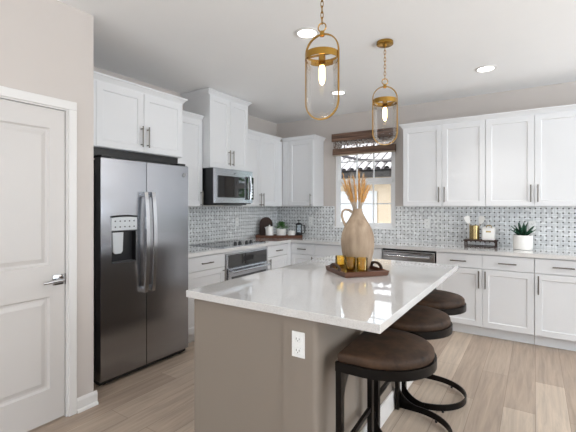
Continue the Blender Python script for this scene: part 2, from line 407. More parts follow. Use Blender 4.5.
# kitchen window: frame, two sashes with muntins, glass
wd = bpy.data.objects.new('window_1', None); C.objects.link(wd); wd.location = ((WX0+WX1)/2, YB, WZ0); struct(wd, 'white gridded sash window above the sink counter', 'window')
fy0, fy1 = YB+.025, YB+.075
f = MB(); t_ = .045
f.box(WX0, WX0+t_, fy0, fy1, WZ0, WZ1, .004); f.box(WX1-t_, WX1, fy0, fy1, WZ0, WZ1, .004)
f.box(WX0+t_, WX1-t_, fy0, fy1, WZ0, WZ0+t_, .004); f.box(WX0+t_, WX1-t_, fy0, fy1, WZ1-t_, WZ1, .004)
f.build('window_frame', 'window_white', wd)
mr = 1.725
f = MB(); f.box(WX0+t_, WX1-t_, fy0-.01, fy1-.01, mr-.028, mr+.02, .004); f.build('meeting_rail', 'window_white', wd)
def sash(nm, z0, z1, yy, rows):
    s_ = MB(); a, c = WX0+t_, WX1-t_; k = .022
    s_.box(a, a+k, yy, yy+.025, z0, z1); s_.box(c-k, c, yy, yy+.025, z0, z1); s_.box(a+k, c-k, yy, yy+.025, z0, z0+k); s_.box(a+k, c-k, yy, yy+.025, z1-k, z1)
    for i in (1, 2):
        xx = a+k+(c-a-2*k)*i/3; s_.box(xx-.009, xx+.009, yy+.004, yy+.02, z0+k, z1-k)
    for i in range(1, rows):
        zz = z0+(z1-z0)*i/rows; s_.box(a+k, c-k, yy+.006, yy+.018, zz-.009, zz+.009)
    so = s_.build(nm, 'window_white', wd, smooth=0)
    MB().box(a+k, c-k, yy+.010, yy+.013, z0+k, z1-k).build('pane', 'pane_glass', so, smooth=0)
sash('lower_sash', WZ0+t_, mr-.028, fy0+.004, 2); sash('upper_sash', mr+.02, WZ1-t_, fy0+.022, 2)
s_ = MB(); s_.box(WX0-.005, WX1+.005, YB-.022, fy0, WZ0-.02, WZ0+.002, .004); struct(s_.build('trim_1', 'window_white'), 'white window stool under the sash window', 'trim')

# mosaic backsplash
bs = MB(); bs.box(XL, XL+.008, 2.527, YB, CT, 1.372); struct(bs.build('trim_2', 'mosaic', smooth=0), 'grey basketweave mosaic backsplash behind the cooktop', 'backsplash')
bs = MB(); bs.box(XL+.008, WX0-.005, YB-.008, YB, CT, 1.372); bs.box(WX0-.005, WX1+.005, YB-.008, YB, CT, WZ0-.02); bs.box(WX1+.005, 1.37, YB-.008, YB, CT, 1.372)
struct(bs.build('trim_3', 'mosaic', smooth=0), 'grey basketweave mosaic backsplash on the window wall', 'backsplash')

# ---------------------------------------------------------------- cabinets (local frame: x along the run, front face at y=0, depth +y)
def shaker(m, x0, x1, z0, z1, fr=.057, th=.02, rec=.009):
    bm = m.bm; prev = None
    for ins, dep in ((0, .003), (.003, 0), (fr, 0), (fr+.006, rec)):
        r = [bm.verts.new(q) for q in ((x0+ins, dep, z0+ins), (x1-ins, dep, z0+ins), (x1-ins, dep, z1-ins), (x0+ins, dep, z1-ins))]
        if prev:
            for i in range(4): bm.faces.new((prev[i], prev[(i+1) % 4], r[(i+1) % 4], r[i]))
        else: first = r
        prev = r
    bm.faces.new(prev)
    bk = [bm.verts.new((v.co.x, th, v.co.z)) for v in first]
    for i in range(4): bm.faces.new((first[i], bk[i], bk[(i+1) % 4], first[(i+1) % 4]))
    bm.faces.new(list(reversed(bk)))
    return m
def pull(parent, x, z, L, vertical):
    m = MB(); o = -.032
    if vertical:
        m.cyl((x, o, z-L/2), (x, o, z+L/2), .0062, 10)
        for s in (-1, 1): m.cyl((x, o, z+s*(L/2-.022)), (x, .002, z+s*(L/2-.022)), .0048, 8)
    else:
        m.cyl((x-L/2, o, z), (x+L/2, o, z), .0062, 10)
        for s in (-1, 1): m.cyl((x+s*(L/2-.022), o, z), (x+s*(L/2-.022), .002, z), .0048, 8)
    return m.build('handle', 'nickel', parent, local=True)
def put_door(root, x0, x1, z0, z1, hside, hz, L=.18):
    d = shaker(MB(), x0+.0015, x1-.0015, z0, z1).build('door', 'cabinet_white', root, smooth=20, local=True)
    if hside: pull(d, x0+.031 if hside == 'a' else x1-.031, hz, L, True)
    return d
def put_drawer(root, x0, x1, z0, z1, hl=.16):
    d = MB().box(x0+.0015, x1-.0015, 0, .02, z0, z1, .003).build('drawer', 'cabinet_white', root, local=True)
    if hl: pull(d, (x0+x1)/2, (z0+z1)/2, hl, False)
    return d
CROWN = [(0, 0), (.008, 0), (.010, .010), (.034, .042), (.042, .044), (.042, .058), (0, .058)]
def crown(root, w, depth, z, ra, rb, sc_=1):
    path = [(0, 0), (w, 0)]
    if ra: path = [(0, depth)]+path
    if rb: path = path+[(w, depth)]
    rings = []
    for i, p in enumerate(path):
        ns = []
        for a, b_ in ((i-1, i), (i, i+1)):
            if a >= 0 and b_ < len(path):
                dx, dy = path[b_][0]-path[a][0], path[b_][1]-path[a][1]; L = math.hypot(dx, dy); ns.append((dy/L, -dx/L))
        nx, ny = sum(n[0] for n in ns), sum(n[1] for n in ns)
        if len(ns) == 2 and abs(ns[0][0]*ns[1][0]+ns[0][1]*ns[1][1]) > .5: nx /= 2; ny /= 2
        rings.append([(p[0]+nx*o*sc_, p[1]+.02+ny*o*sc_, z+zz*sc_) for o, zz in CROWN])
    return MB().loft(rings).build('crown_molding', 'cabinet_white', root, smooth=20, local=True)
def upper(label, loc, rz, w, z0, z1, depth, doors, ret=(0, 0), fa=0, fb=0, hz=None, group='white upper cabinets', cdep=None, cw=None, panel=False):
    r = thing('upper_cabinet', label, 'cabinet', loc, rz, group)
    MB().box(.0005, w-.0005, .022, depth, z0, z1, .001, 1).build('cabinet_body', 'cabinet_white', r, local=True, smooth=0)
    if panel: MB().box(.012, w-.018, .05, .062, z0-.068, z0-.001).build('filler_or_shade', 'black_plastic', r, local=True, smooth=0)  # black sheet standing in for the deep shade between fridge top and cabinet
    if panel: MB().box(w-.017, w-.001, .10, depth, .001, z0-.001).build('side_panel', 'cabinet_white', r, local=True, smooth=0)
    if fa: MB().box(.0005, fa, .001, .022, z0, z1).build('filler_or_shade', 'cabinet_white', r, local=True, smooth=0)
    if fb: MB().box(w-fb, w-.0005, .001, .022, z0, z1).build('filler_or_shade', 'cabinet_white', r, local=True, smooth=0)
    x = fa; dw = (w-fa-fb)/len(doors)
    for hs in doors:
        put_door(r, x, x+dw, z0+.003, z1-.006, hs, hz or z0+.155); x += dw
    crown(r, cw or w, cdep or depth-.025, z1-.004, *ret)
    return r
U0, U1, UD = 1.372, 2.332, .33
XU = XL+UD
R90 = PI/2
# above the fridge, then along the left wall
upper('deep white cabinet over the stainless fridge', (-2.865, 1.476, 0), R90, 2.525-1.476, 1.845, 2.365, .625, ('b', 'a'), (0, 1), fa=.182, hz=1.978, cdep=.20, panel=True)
upper('narrow white wall cabinet between fridge and microwave', (XU, 2.528, 0), R90, 3.085-2.528, U0, 2.345, UD-.005, ('b',), (0, 0), hz=1.46)
upper('tall white wall cabinet directly over the microwave', (-3.06, 3.09, 0), R90, .675, 1.812, 2.640, 3.50-3.06-.005, ('b', 'a'), (1, 1), hz=1.945)
upper('white wall cabinet between microwave and room corner', (XU, 3.784, 0), R90, 4.70-3.784, U0, U1, UD-.005, ('b', 'a'), (0, 0), fb=.13, hz=1.46, cw=4.66-3.784)
# window wall
upper('single-door white wall cabinet in the corner beside the window', (XU+.001, YB-UD, 0), 0, -2.645-XU-.001, U0, U1, UD-.005, ('b',), (0, 1), fa=.11, hz=1.46)
upper('white wall cabinet beside the window, above the dishwasher', (-1.372, YB-UD, 0), 0, .908, U0, U1, UD-.005, ('b', 'a'), (1, 0), hz=1.51)
upper('white wall cabinet above the utensil stand and agave', (-.463, YB-UD, 0), 0, .908, U0, U1, UD-.005, ('b', 'a'), (0, 0), hz=1.51)
upper('white wall cabinet last in the run, past the agave cabinet', (.447, YB-UD, 0), 0, .908, U0, U1, UD-.005, ('b', 'a'), (0, 1), hz=1.51)

def base(label, loc, rz, w, depth, drawers, doors, hdr=.16, group='white base cabinets', toe=.075):
    r = thing('base_cabinet', label, 'cabinet', loc, rz, group)
    MB().box(.0005, w-.0005, .022, depth, .105, CU-.002).build('cabinet_body', 'cabinet_white', r, local=True, smooth=0)
    MB().box(.0005, w-.0005, toe, depth, 0.001, .105).build('toe_kick', 'cabinet_white', r, local=True, smooth=0)
    n = len(drawers); dw = w/n
    for i, hl in enumerate(drawers): put_drawer(r, i*dw, (i+1)*dw, .722, CU-.012, hl)
    n = len(doors); dw = w/n
    for i, hs in enumerate(doors): put_door(r, i*dw, (i+1)*dw, .112, .716, hs, .61)
    return r
BD = YB-YF-.012
base('white base cabinet between the fridge and wall oven', (XF, 2.527, 0), R90, .569, XF-XL-.012, (.16,), ('b',))
base('white base cabinet between oven and room corner', (XF, 3.882, 0), R90, .47, XF-XL-.012, (.13,), ('a',))
cc = thing('base_cabinet', 'blank white corner base cabinet where the two counters meet', 'cabinet', (XL+.3, 4.7, 0), 0, 'white base cabinets')
MB().box(XL+.012, -2.842, 4.356, YB-.012, .105, CU-.002).build('cabinet_body', 'cabinet_white', cc, smooth=0)
MB().box(XL+.012, -2.90, 4.356, YB-.012, .001, .105).build('toe_kick', 'cabinet_white', cc, smooth=0)
base('narrow white base cabinet with one drawer beside the sink base', (-2.838, YF, 0), 0, .376, BD, (.13,), ('b',))
base('wide white sink base below the window', (-2.460, YF, 0), 0, .914, BD, (0,), ('b', 'a'))
base('white base cabinet with paired drawers next to the dishwasher', (-.923, YF, 0), 0, .914, BD, (.16, .16), ('b', 'a'))
base('white base cabinet below the potted agave, cut by photo edge', (-.007, YF, 0), 0, .457, BD, (.17,), ('a',))
base('white base cabinet at the far end of the window wall', (.452, YF, 0), 0, .90, BD, (.16, .16), ('b', 'a'))

# oven in its cabinet
oc = thing('oven_cabinet', 'white cabinet surround holding the built-in oven', 'cabinet', (XF, 3.098, 0), R90)
OW = .78
m = MB(); dp = XF-XL-.012
m.box(.0005, .012, .022, dp, .105, CU-.002); m.box(OW-.012, OW-.0005, .022, dp, .105, CU-.002); m.box(.012, OW-.012, .022, dp, .105, .135); m.box(.012, OW-.012, .022, dp, .842, CU-.002)
m.box(.012, OW-.012, dp-.01, dp, .135, .842)
m.build('cabinet_body', 'cabinet_white', oc, smooth=0, local=True)
MB().box(.0005, OW-.0005, .075, dp, .001, .105).build('toe_kick', 'cabinet_white', oc, smooth=0, local=True)
ov = thing('wall_oven', 'built-in stainless oven with black glass under the cooktop', 'oven', (XF, 3.098, .137), R90)
m = MB(); m.box(.018, OW-.018, .024, .5, 0, .70); m.build('oven_body', 'steel_side', ov, smooth=0, local=True)
m = MB(); m.box(.014, OW-.014, -.004, .024, 0, .703, .003); m.build('face_frame', 'steel', ov, local=True)
m = MB(); m.box(.055, OW-.03, -.012, -.004, .553, .695, .003); cp = m.build('control_panel', 'black_glass', ov, local=True)
m = MB(); m.box(.30, .48, -.0135, -.012, .605, .655); m.build('display', 'black_plastic', cp, smooth=0, local=True)
m = MB(); m.box(.03, OW-.03, -.030, -.004, .02, .550, .006); od = m.build('oven_door', 'steel', ov, local=True)
m = MB(); m.box(.075, OW-.075, -.033, -.030, .08, .455, .002); m.build('oven_window', 'black_glass', od, local=True)
m = MB(); m.cyl((.05, -.075, .515), (OW-.05, -.075, .515), .012, 14)
for xx in (.09, OW-.09): m.cyl((xx, -.075, .515), (xx, -.028, .515), .009, 10)
m.build('handle', 'steel', od, local=True)

# dishwasher
dw = thing('dishwasher', 'stainless dishwasher set in the window counter', 'dishwasher', (-1.543, YF, 0), 0)
m = MB(); m.box(.006, .605, .03, BD, .1, CU-.004); m.build('dishwasher_body', 'black_plastic', dw, smooth=0, local=True)
m = MB(); m.box(.008, .603, 0, .03, .115, CU-.025, .005); dd = m.build('dishwasher_door', 'steel', dw, local=True)
m = MB(); m.box(.03, .58, -.002, 0, .832, .842); m.build('control_strip', 'black_plastic', dd, smooth=0, local=True)
m = MB(); m.tube([(.05, -.044, .795), (.30, -.052, .795), (.56, -.044, .795)], .011, 12)
for xx in (.075, .535): m.cyl((xx, -.044, .795), (xx, 0, .795), .009, 10)
m.build('handle', 'steel', dd, local=True)
m = MB(); m.box(.02, .59, .06, .09, .002, .1); m.build('toe_kick', 'black_plastic', dw, smooth=0, local=True)

# perimeter countertop (one continuous L)
ex, ey = XF+.025, YF-.025
ct = MB(); ct.prism([(XL+.009, 2.527), (ex, 2.527), (ex, ey), (1.365, ey), (1.365, YB-.009), (XL+.009, YB-.009)], 'z', CU, CT)
bmesh.ops.bevel(ct.bm, geom=[e for e in ct.bm.edges if abs(e.verts[0].co.z-CT) < 1e-4 and abs(e.verts[1].co.z-CT) < 1e-4], offset=.003, segments=2, affect='EDGES')
tag(ct.build('countertop', 'quartz', smooth=0), 'white quartz L-shaped counter running along both walls', 'countertop')

# cooktop
ck = thing('cooktop', 'black glass electric cooktop set in the white counter', 'cooktop', (-3.14, 3.49, CT), 0)
m = MB(); m.box(-3.40, -2.885, 3.11, 3.87, CT+.0005, CT+.007, .002); m.build('glass_top', 'black_glass', ck)
m = MB()
for a in ((-3.402, -2.883, 3.106, 3.110), (-3.402, -2.883, 3.870, 3.874), (-3.406, -3.402, 3.106, 3.874), (-2.883, -2.879, 3.106, 3.874)): m.box(a[0], a[1], a[2], a[3], CT+.0005, CT+.008)
m.build('steel_edge', 'steel', ck, smooth=0)
mat('burner_grey', lin(62, 62, 64), .25)
for (bx, by, br) in ((-3.03, 3.235, .075), (-3.27, 3.25, .10), (-3.27, 3.60, .085), (-3.03, 3.71, .06)):
    m = MB(); n_ = 40
    m.loft_shared([[(bx+(br+o)*math.cos(2*PI*i/n_), by+(br+o)*math.sin(2*PI*i/n_), CT+.0073+hh) for o, hh in ((-.003, 0), (.003, 0), (.003, .0004), (-.003, .0004))] for i in list(range(n_))+[0]])
    m.build('burner_ring', 'burner_grey', ck, smooth=0)
for ky in (3.37, 3.45, 3.58, 3.66):
    m = MB(); m.lathe([(.022, .0), (.021, .014), (.017, .034), (.014, .036)], (-2.93, ky, CT+.0072), 20); m.box(-2.932, -2.928, ky-.014, ky+.014, CT+.040, CT+.048)
    m.build('knob', 'black_plastic', ck)

# ---------------------------------------------------------------- microwave
mw = thing('microwave', 'stainless over-the-range microwave under the tall cabinet', 'microwave', (-3.0, 3.106, 1.40), R90)
W_ = .675
m = MB(); m.box(0, W_, .03, .46, .002, .408); m.build('microwave_body', 'black_plastic', mw, smooth=0, local=True)
m = MB(); m.box(0, W_, 0, .03, .012, .408, .003); fr_ = m.build('front_panel', 'steel', mw, local=True)
m = MB(); m.box(.045, .515, -.003, 0, .075, .325, .004); m.build('door_window', 'black_glass', fr_, local=True)
m = MB(); m.box(.53, .585, -.003, 0, .055, .335, .004); m.build('handle_recess', 'black_glass', fr_, local=True)
m = MB(); m.tube([(.588, -.035, .05), (.590, -.045, .2), (.588, -.035, .345)], .011, 12)
for zz in (.065, .33): m.cyl((.588, -.036, zz), (.588, 0, zz), .008, 10)
m.build('handle', 'steel', fr_, local=True)
m = MB(); m.box(.61, .69, -.003, 0, .055, .335, .004); cpn = m.build('control_panel', 'black_glass', fr_, local=True)
m = MB(); m.box(.622, .678, -.0042, -.003, .275, .315); m.build('display', 'black_plastic', cpn, smooth=0, local=True)
m = MB()
for i in range(5):
    for k in range(3): m.box(.622+k*.02, .638+k*.02, -.0042, -.003, .08+i*.036, .104+i*.036)
m.build('button', 'panel_silver', cpn, smooth=0, local=True)
m = MB(); m.box(.03, W_-.12, .004, .30, -.012, .002); m.build('vent_grille', 'black_plastic', mw, smooth=0, local=True)

def disc_badge(parent, x, z, r, y=-.001):
    m = MB(); n_ = 28
    m.loft([[(x+r*math.cos(2*PI*i/n_), yy, z+r*math.sin(2*PI*i/n_)) for i in range(n_)] for yy in (y, y-.003)])
    o = m.build('logo_badge', 'steel_side', parent, local=True)
    m = MB(); m.tube([(x+r*.84*math.cos(2*PI*i/n_), y-.003, z+r*.84*math.sin(2*PI*i/n_)) for i in range(n_)], r*.06, 6, closed=True)
    # curling monogram strokes
    def curl(cx, cz_, s, a0, a1): m.tube([(cx+s*math.cos(a0+(a1-a0)*k/14), y-.003, cz_+s*math.sin(a0+(a1-a0)*k/14)) for k in range(15)], r*.07, 6)
    curl(x-r*.25, z+.05*r, r*.32, .6, 5.8); curl(x+r*.28, z+.24*r, r*.2, .6, 4.6); curl(x+r*.28, z-.18*r, r*.24, 1.6, 5.8)
    m.tube([(x-r*.05, y-.003, z-.1*r), (x-r*.12, y-.003, z-.5*r), (x-r*.4, y-.003, z-.45*r)], r*.07, 6)
    m.build('monogram', 'panel_silver', o, local=True)
disc_badge(fr_, .34, .365, .011)

# ---------------------------------------------------------------- fridge (local: x along wall, front face y=0 towards the room)
fg = thing('refrigerator', 'tall side-by-side stainless fridge beside the door wall', 'fridge', (-2.74, 1.622, 0), R90)
FW = .864
m = MB(); m.box(.006, FW-.006, .085, .70, .05, 1.735, .004); m.build('fridge_body', 'steel_side', fg, local=True)
def fridge_door(x0, x1, z0, z1, cut=None):
    """slightly bowed door; cut=(xa,xb,za,zb) leaves a pocket"""
    m = MB(); bm = m.bm; N = 28
    bow = lambda x: .0025*(2*(x-x0)/(x1-x0)-1)**2
    xs = sorted({x0, x1} | {x0+(x1-x0)*i/N for i in range(1, N)} | ({cut[0], cut[1]} if cut else set())); zs = [z0, z0+.006, *([cut[2], cut[3]] if cut else []), z1-.006, z1]  # rows
    def Y(x, z): return bow(x)+(.006 if z in (z0, z1) else 0)
    g = {(x, z): bm.verts.new((x, Y(x, z), z)) for x in xs for z in zs}
    for a, b_ in zip(xs, xs[1:]):
        for c, d in zip(zs, zs[1:]):
            if cut and cut[0]-1e-6 <= a < cut[1]-1e-6 and cut[2]-1e-6 <= c < cut[3]-1e-6: continue
            bm.faces.new((g[a, c], g[b_, c], g[b_, d], g[a, d]))
    B = .078
    back = {k: bm.verts.new((k[0], B, k[1])) for k in g if k[0] in (x0, x1) or k[1] in (z0, z1)}
    for c, d in zip(zs, zs[1:]):
        bm.faces.new((g[x0, c], g[x0, d], back[x0, d], back[x0, c])); bm.faces.new((g[x1, c], back[x1, c], back[x1, d], g[x1, d]))
    for a, b_ in zip(xs, xs[1:]):
        bm.faces.new((g[a, z1], g[b_, z1], back[b_, z1], back[a, z1])); bm.faces.new((g[a, z0], back[a, z0], back[b_, z0], g[b_, z0]))
    bm.faces.new([back[x0, z] for z in zs]+[back[x, z1] for x in xs[1:-1]]+[back[x1, z] for z in reversed(zs)]+[back[x, z0] for x in reversed(xs[1:-1])])
    if cut:   # pocket walls
        cx = [x for x in xs if cut[0]-1e-6 <= x <= cut[1]+1e-6]; D = .065
        pk = {(x, z): bm.verts.new((x, D, z)) for x in (cut[0], cut[1]) for z in (cut[2], cut[3])}
        bm.faces.new((g[cut[0], cut[2]], pk[cut[0], cut[2]], pk[cut[0], cut[3]], g[cut[0], cut[3]])); bm.faces.new((g[cut[1], cut[2]], g[cut[1], cut[3]], pk[cut[1], cut[3]], pk[cut[1], cut[2]]))
        bm.faces.new([g[x, cut[3]] for x in cx]+[pk[cut[1], cut[3]], pk[cut[0], cut[3]]]); bm.faces.new([g[x, cut[2]] for x in reversed(cx)]+[pk[cut[0], cut[2]], pk[cut[1], cut[2]]])
        bm.faces.new([pk[cut[0], cut[2]], pk[cut[1], cut[2]], pk[cut[1], cut[3]], pk[cut[0], cut[3]]])
    return m
SX = .405
dz0, dz1 = .045, 1.75
fd = fridge_door(.002, SX-.003, dz0, dz1, (.09, .303, .93, 1.185)).build('freezer_door', 'fridge_steel', fg, local=True, smooth=6)
rd = fridge_door(SX+.003, FW-.002, dz0, dz1).build('fridge_door', 'fridge_steel', fg, local=True, smooth=6)
def fhandle(par, x):
    m = MB(); pts = []
    for i in range(13):
        t = i/12; z = .665+t*(1.495-.665); pts.append((x, -.034-.030*math.sin(PI*t)**.7 if 0 < t < 1 else -.034, z))
    m.tube(pts, .01, 8, flat=((1, 0, 0), .0165, .008))
    for z in (.685, 1.475): m.box(x-.015, x+.015, -.034, .014, z-.022, z+.022, .004)
    return m.build('handle', 'steel', par, local=True)
fhandle(fd, SX-.036); fhandle(rd, SX+.036)
m = MB(); m.box(.084, .309, -.006, .006, 1.187, 1.293, .004); m.build('dispenser_panel', 'panel_silver', fd, local=True)
m = MB(); m.tube([(.084+.225*i/8, -.006, 1.294+.008*math.sin(PI*i/8)) for i in range(9)], .007, 8); m.build('dispenser_arch', 'black_plastic', fd, local=True)
for k in range(5):
    for i in range(2): m = MB(); m.cyl((.115+k*.041, -.005, 1.215+i*.045), (.115+k*.041, -.0085, 1.215+i*.045), .006, 10); m.build('dispenser_button', 'steel_side', fd, local=True)
m = MB(); m.box(.092, .301, .050, .0645, .932, 1.183); m.box(.092, .095, .004, .05, .932, 1.183); m.box(.298, .301, .004, .05, .932, 1.183); m.box(.095, .298, .004, .05, 1.179, 1.183)
m.build('dispenser_recess', 'black_plastic', fd, smooth=0, local=True)
m = MB(); m.box(.095, .298, .0, .05, .932, .940, .001); m.build('drip_tray', 'steel_side', fd, local=True)
m = MB(); m.prism([(.108, 1.17), (.200, 1.17), (.194, 1.02), (.178, 1.003), (.130, 1.003), (.114, 1.02)], 'y', .018, .030); m.build('dispenser_paddle', 'panel_silver', fd, local=True)
disc_badge(rd, FW-.055, 1.665, .019, y=.0015)
m = MB(); m.box(.01, FW-.01, .03, .09, .012, .043, .003); m.box(.02, FW-.02, .06, .6, .012, .05); m.build('base_grille', 'black_plastic', fg, local=True)
for xx in (.06, FW-.06):
    m = MB(); m.cyl((xx, .07, 0), (xx, .07, .014), .022, 12); m.cyl((xx, .55, 0), (xx, .55, .014), .022, 12); m.build('foot', 'black_plastic', fg, local=True)
for a_, b_ in ((.02, .10), (FW-.10, FW-.02)): m = MB(); m.box(a_, b_, .02, .14, 1.752, 1.772, .004); m.build('hinge_cover', 'black_plastic', fg, local=True)

# ---------------------------------------------------------------- island
IX0, IX1, IY0, IY1 = -1.622, -.512, 1.452, 3.23
PX0, PX1, PY0, PY1 = -.990, -.815, 1.478, 3.205
isl = thing('kitchen_island', 'greige kitchen island under the white quartz slab', 'island', (-1.15, 2.3, 0))
m = MB(); m.box(-1.590, PX0-.001, PY0+.010, PY1, .10, CU-.002); m.build('island_body', 'greige', isl, smooth=0)
m = MB(); m.box(-1.54, PX0-.001, PY0+.03, PY1-.02, .001, .10); m.build('toe_kick', 'greige', isl, smooth=0)
m = MB(); r_ = .022; pts = []
for cx, cy, a0 in ((PX1-r_, PY0+r_, -PI/2), (PX1-r_, PY1-r_, 0)):
    for k in range(7): a = a0+PI/2*k/6; pts.append((cx+r_*math.cos(a), cy+r_*math.sin(a)))
m.prism([(PX0, PY0)]+pts+[(PX0, PY1)], 'z', .001, CU-.002); m.build('knee_wall', 'greige', isl)
m = MB(); m.box(PX1, PX1+.013, PY0+.03, PY1-.03, .001, .13, .003); m.box(PX0+.02, PX1-.022, PY0-.013, PY0, .001, .13, .003); m.build('baseboard', 'trim_white', isl)
for k in range(4):
    y0 = PY0+.02+k*(PY1-PY0-.04)/4; y1 = PY0+.02+(k+1)*(PY1-PY0-.04)/4
    mm = shaker(MB(), 0, y1-y0-.004, .12, CU-.02); mm.xform(Matrix.Translation((-1.6115, y1, 0)) @ Matrix.Rotation(-PI/2, 4, 'Z'))
    mm.build('door', 'greige', isl, smooth=20)
it = MB(); it.box(IX0, IX1, IY0, IY1, CU, CT, .003); tag(it.build('island_countertop', 'quartz'), 'white polished quartz slab on top of the island', 'countertop')

def outlet(label, loc, rz, grp='white wall outlets'):
    o = thing('outlet', label, 'outlet', loc, rz, grp)
    MB().box(-.034, .034, -.006, 0, -.058, .058, .002).build('cover_plate', 'outlet_white', o, local=True)
    for s in (-1, 1):
        k = MB(); k.box(-.017, .017, -.0085, -.006, s*.026-.014, s*.026+.014, .004); rc = k.build('receptacle', 'outlet_white', o, local=True)
        k = MB(); k.box(-.009, -.0065, -.0089, -.0084, s*.026-.003, s*.026+.006); k.box(.0065, .009, -.0089, -.0084, s*.026-.003, s*.026+.005); k.box(-.002, .002, -.0089, -.0084, s*.026-.010, s*.026-.006)
        k.build('slot', 'black_plastic', rc, smooth=0, local=True)
    return o
outlet('white outlet on the end of the island knee wall', (-.905, PY0-.0005, .75), 0)
outlet('white outlet on mosaic beside the arched cutting board', (XL+.0085, 4.05, 1.155), R90)
outlet('white outlet on mosaic above the coffee press', (-2.868, YB-.0085, 1.15), 0)
outlet('white outlet on mosaic between window and utensil stand', (-1.158, YB-.0085, 1.15), 0)
outlet('white outlet on mosaic partly behind the potted agave', (-.03, YB-.0085, 1.15), 0)

# ---------------------------------------------------------------- stools
def dpath(off=0, n=22):
    r = .235+off; pts = [(-off, -r), (.12, -r)]
    for k in range(1, n): a = -PI/2+PI*k/n; pts.append((.12+(.255+off)*math.cos(a), r*math.sin(a)))
    return pts+[(.12, r), (-off, r)]
def band(m, path, t, z0, z1, closed):
    """vertical flat band of thickness t along an xy path"""
    k = len(path); rings = []
    for i, p in enumerate(path):
        a = path[i-1] if (i or closed) else p; b_ = path[(i+1) % k] if (i < k-1 or closed) else p
        dx, dy = b_[0]-a[0], b_[1]-a[1]; L = math.hypot(dx, dy) or 1; nx, ny = dy/L, -dx/L
        rings.append([(p[0], p[1], z0), (p[0]+nx*t, p[1]+ny*t, z0), (p[0]+nx*t, p[1]+ny*t, z1), (p[0], p[1], z1)])
    if closed: rings.append(rings[0]); m.loft_shared(rings)
    else: m.loft(rings)
    return m
def make_stool(label, loc, rz):
    s = thing('bar_stool', label, 'stool', loc, rz, 'leather bar stools along the island')
    m = MB(); path = dpath(-.003)
    cx = .15
    rings = [[(cx+(x-cx)*k, y*k, z) for x, y in path] for k, z in ((.98, .688), (1.0, .694), (1.0, .714), (.99, .722), (.96, .729), (.87, .734), (.6, .738), (.3, .739))]
    m.loft(rings); m.build('seat', 'leather', s, local=True, smooth=50)
    m = MB(); p = dpath(0); band(m, p, .007, .648, .690, True); m.prism(dpath(-.002), 'z', .676, .686); m.build('seat_rim', 'black_metal', s, local=True)
    for sg in (-1, 1):
        m = MB(); RY, RZ_ = .197, .13; yo, yi = sg*.237, sg*.200
        poly = [(yo, .012), (yo, .650), (0, .650)]
        for k in range(13): a = PI/2*k/12; poly.append((sg*(.200-RY)+sg*RY*math.sin(a), 0.642-RZ_+RZ_*math.cos(a)))
        poly.append((yi, .012))
        m.prism(poly, 'x', -.004, .022)
        # foot gusset curving from the post into the floor loop
        R2 = .15; g = [(0, .03), (0, .05+R2)]
        for k in range(9): a = PI/2*k/8; g.append((.006+R2-R2*math.cos(a), .05+R2-R2*math.sin(a)))
        g.append((.15, .03))
        m.prism(g, 'y', sg*.235, sg*.243); m.build('leg', 'black_metal', s, local=True)
    m = MB(); band(m, dpath(0), .008, .012, .052, False); m.build('floor_loop', 'black_metal', s, local=True)
    m = MB(); m.box(.0, .016, -.203, .203, .265, .29); m.build('footrest', 'black_metal', s, local=True)
    for px, py in ((.01, -.239), (.01, .239), (.26, -.199), (.26, .199)):
        m = MB(); m.cyl((px, py, 0), (px, py, .016), .008, 10); m.build('foot', 'black_plastic', s, local=True)
    return s
st = make_stool('brown leather bar stool at the outlet end of the island', (-.752, 1.765, 0), math.radians(3))
dup(st, (-.783, 2.335, 0), math.radians(2), 'brown leather bar stool in the middle of the island row')
dup(st, (-.785, 2.88, 0), math.radians(2), 'brown leather bar stool nearest the window-wall cabinets')

# ---------------------------------------------------------------- things on the island
TR = math.radians(50); ux, uy = math.cos(TR), math.sin(TR); vx, vy = -uy, ux; T0 = Vector((-1.025, 2.254, CT))
tc_ = T0+Vector((ux*.155+vx*.16, uy*.155+vy*.16, 0))
tr = thing('serving_tray', 'square walnut serving tray on the island slab', 'tray', tc_, TR)
m = MB(); m.box(-.155, .155, -.16, .16, .001, .012, .003); m.build('tray_base', 'walnut', tr, local=True)
m = MB()
for a in (-1, 1):
    m.prism([(a*.155, .006), (a*.163, .036), (a*.153, .036), (a*.145, .010)], 'y', -.16, .16) if False else None
outer0 = [(-.150, -.155), (.150, -.155), (.150, .155), (-.150, .155)]
def sq(o, z): return [(x+(o if x > 0 else -o), y+(o if y > 0 else -o), z) for x, y in outer0]
m.loft_shared([sq(.005, .011), sq(.005, .002), sq(.012, .034), sq(.003, .036), sq(-.004, .011), sq(.005, .011)])
m.build('tray_rim', 'walnut', tr, local=True, smooth=20)
for a in (-1, 1):
    m = MB(); o_, i_ = [], []
    for k in range(17):
        t = PI*k/16; o_.append((-.085*math.cos(t), .030+.044*math.sin(t)**.9)); i_.append((-.055*math.cos(t), .032+.026*math.sin(t)))
    X0, X1 = a*.152, a*.162
    rings = [[(X0, p[0], p[1]), (X1, p[0], p[1]), (X1, q[0], q[1]), (X0, q[0], q[1])] for p, q in zip(o_, i_)]
    m.loft(rings); h_ = m.build('handle', 'dark_wood', tr, local=True)
def tz(u, v): return (T0.x+ux*u+vx*v, T0.y+uy*u+vy*v)
VX, VY = -1.068, 2.551; VZ = CT+.0125
vs = thing('pitcher_vase', 'tall beige stoneware pitcher vase holding dried grass', 'vase', (VX, VY, VZ))
prof = [(.060, 0), (.075, .004), (.088, .03), (.101, .075), (.112, .125), (.1175, .175), (.118, .215), (.112, .255), (.098, .295), (.078, .332), (.058, .366), (.044, .392), (.036, .412), (.0335, .425), (.036, .432), (.033, .434), (.029, .430), (.029, .40), (.035, .38), (.0, .375)]
m = MB(); m.lathe(prof[:-1], (VX, VY, VZ), 48, cap=True); m.build('vase_body', 'stoneware', vs)
Rv = Vector((.838, .546, 0))
m = MB(); hp = []
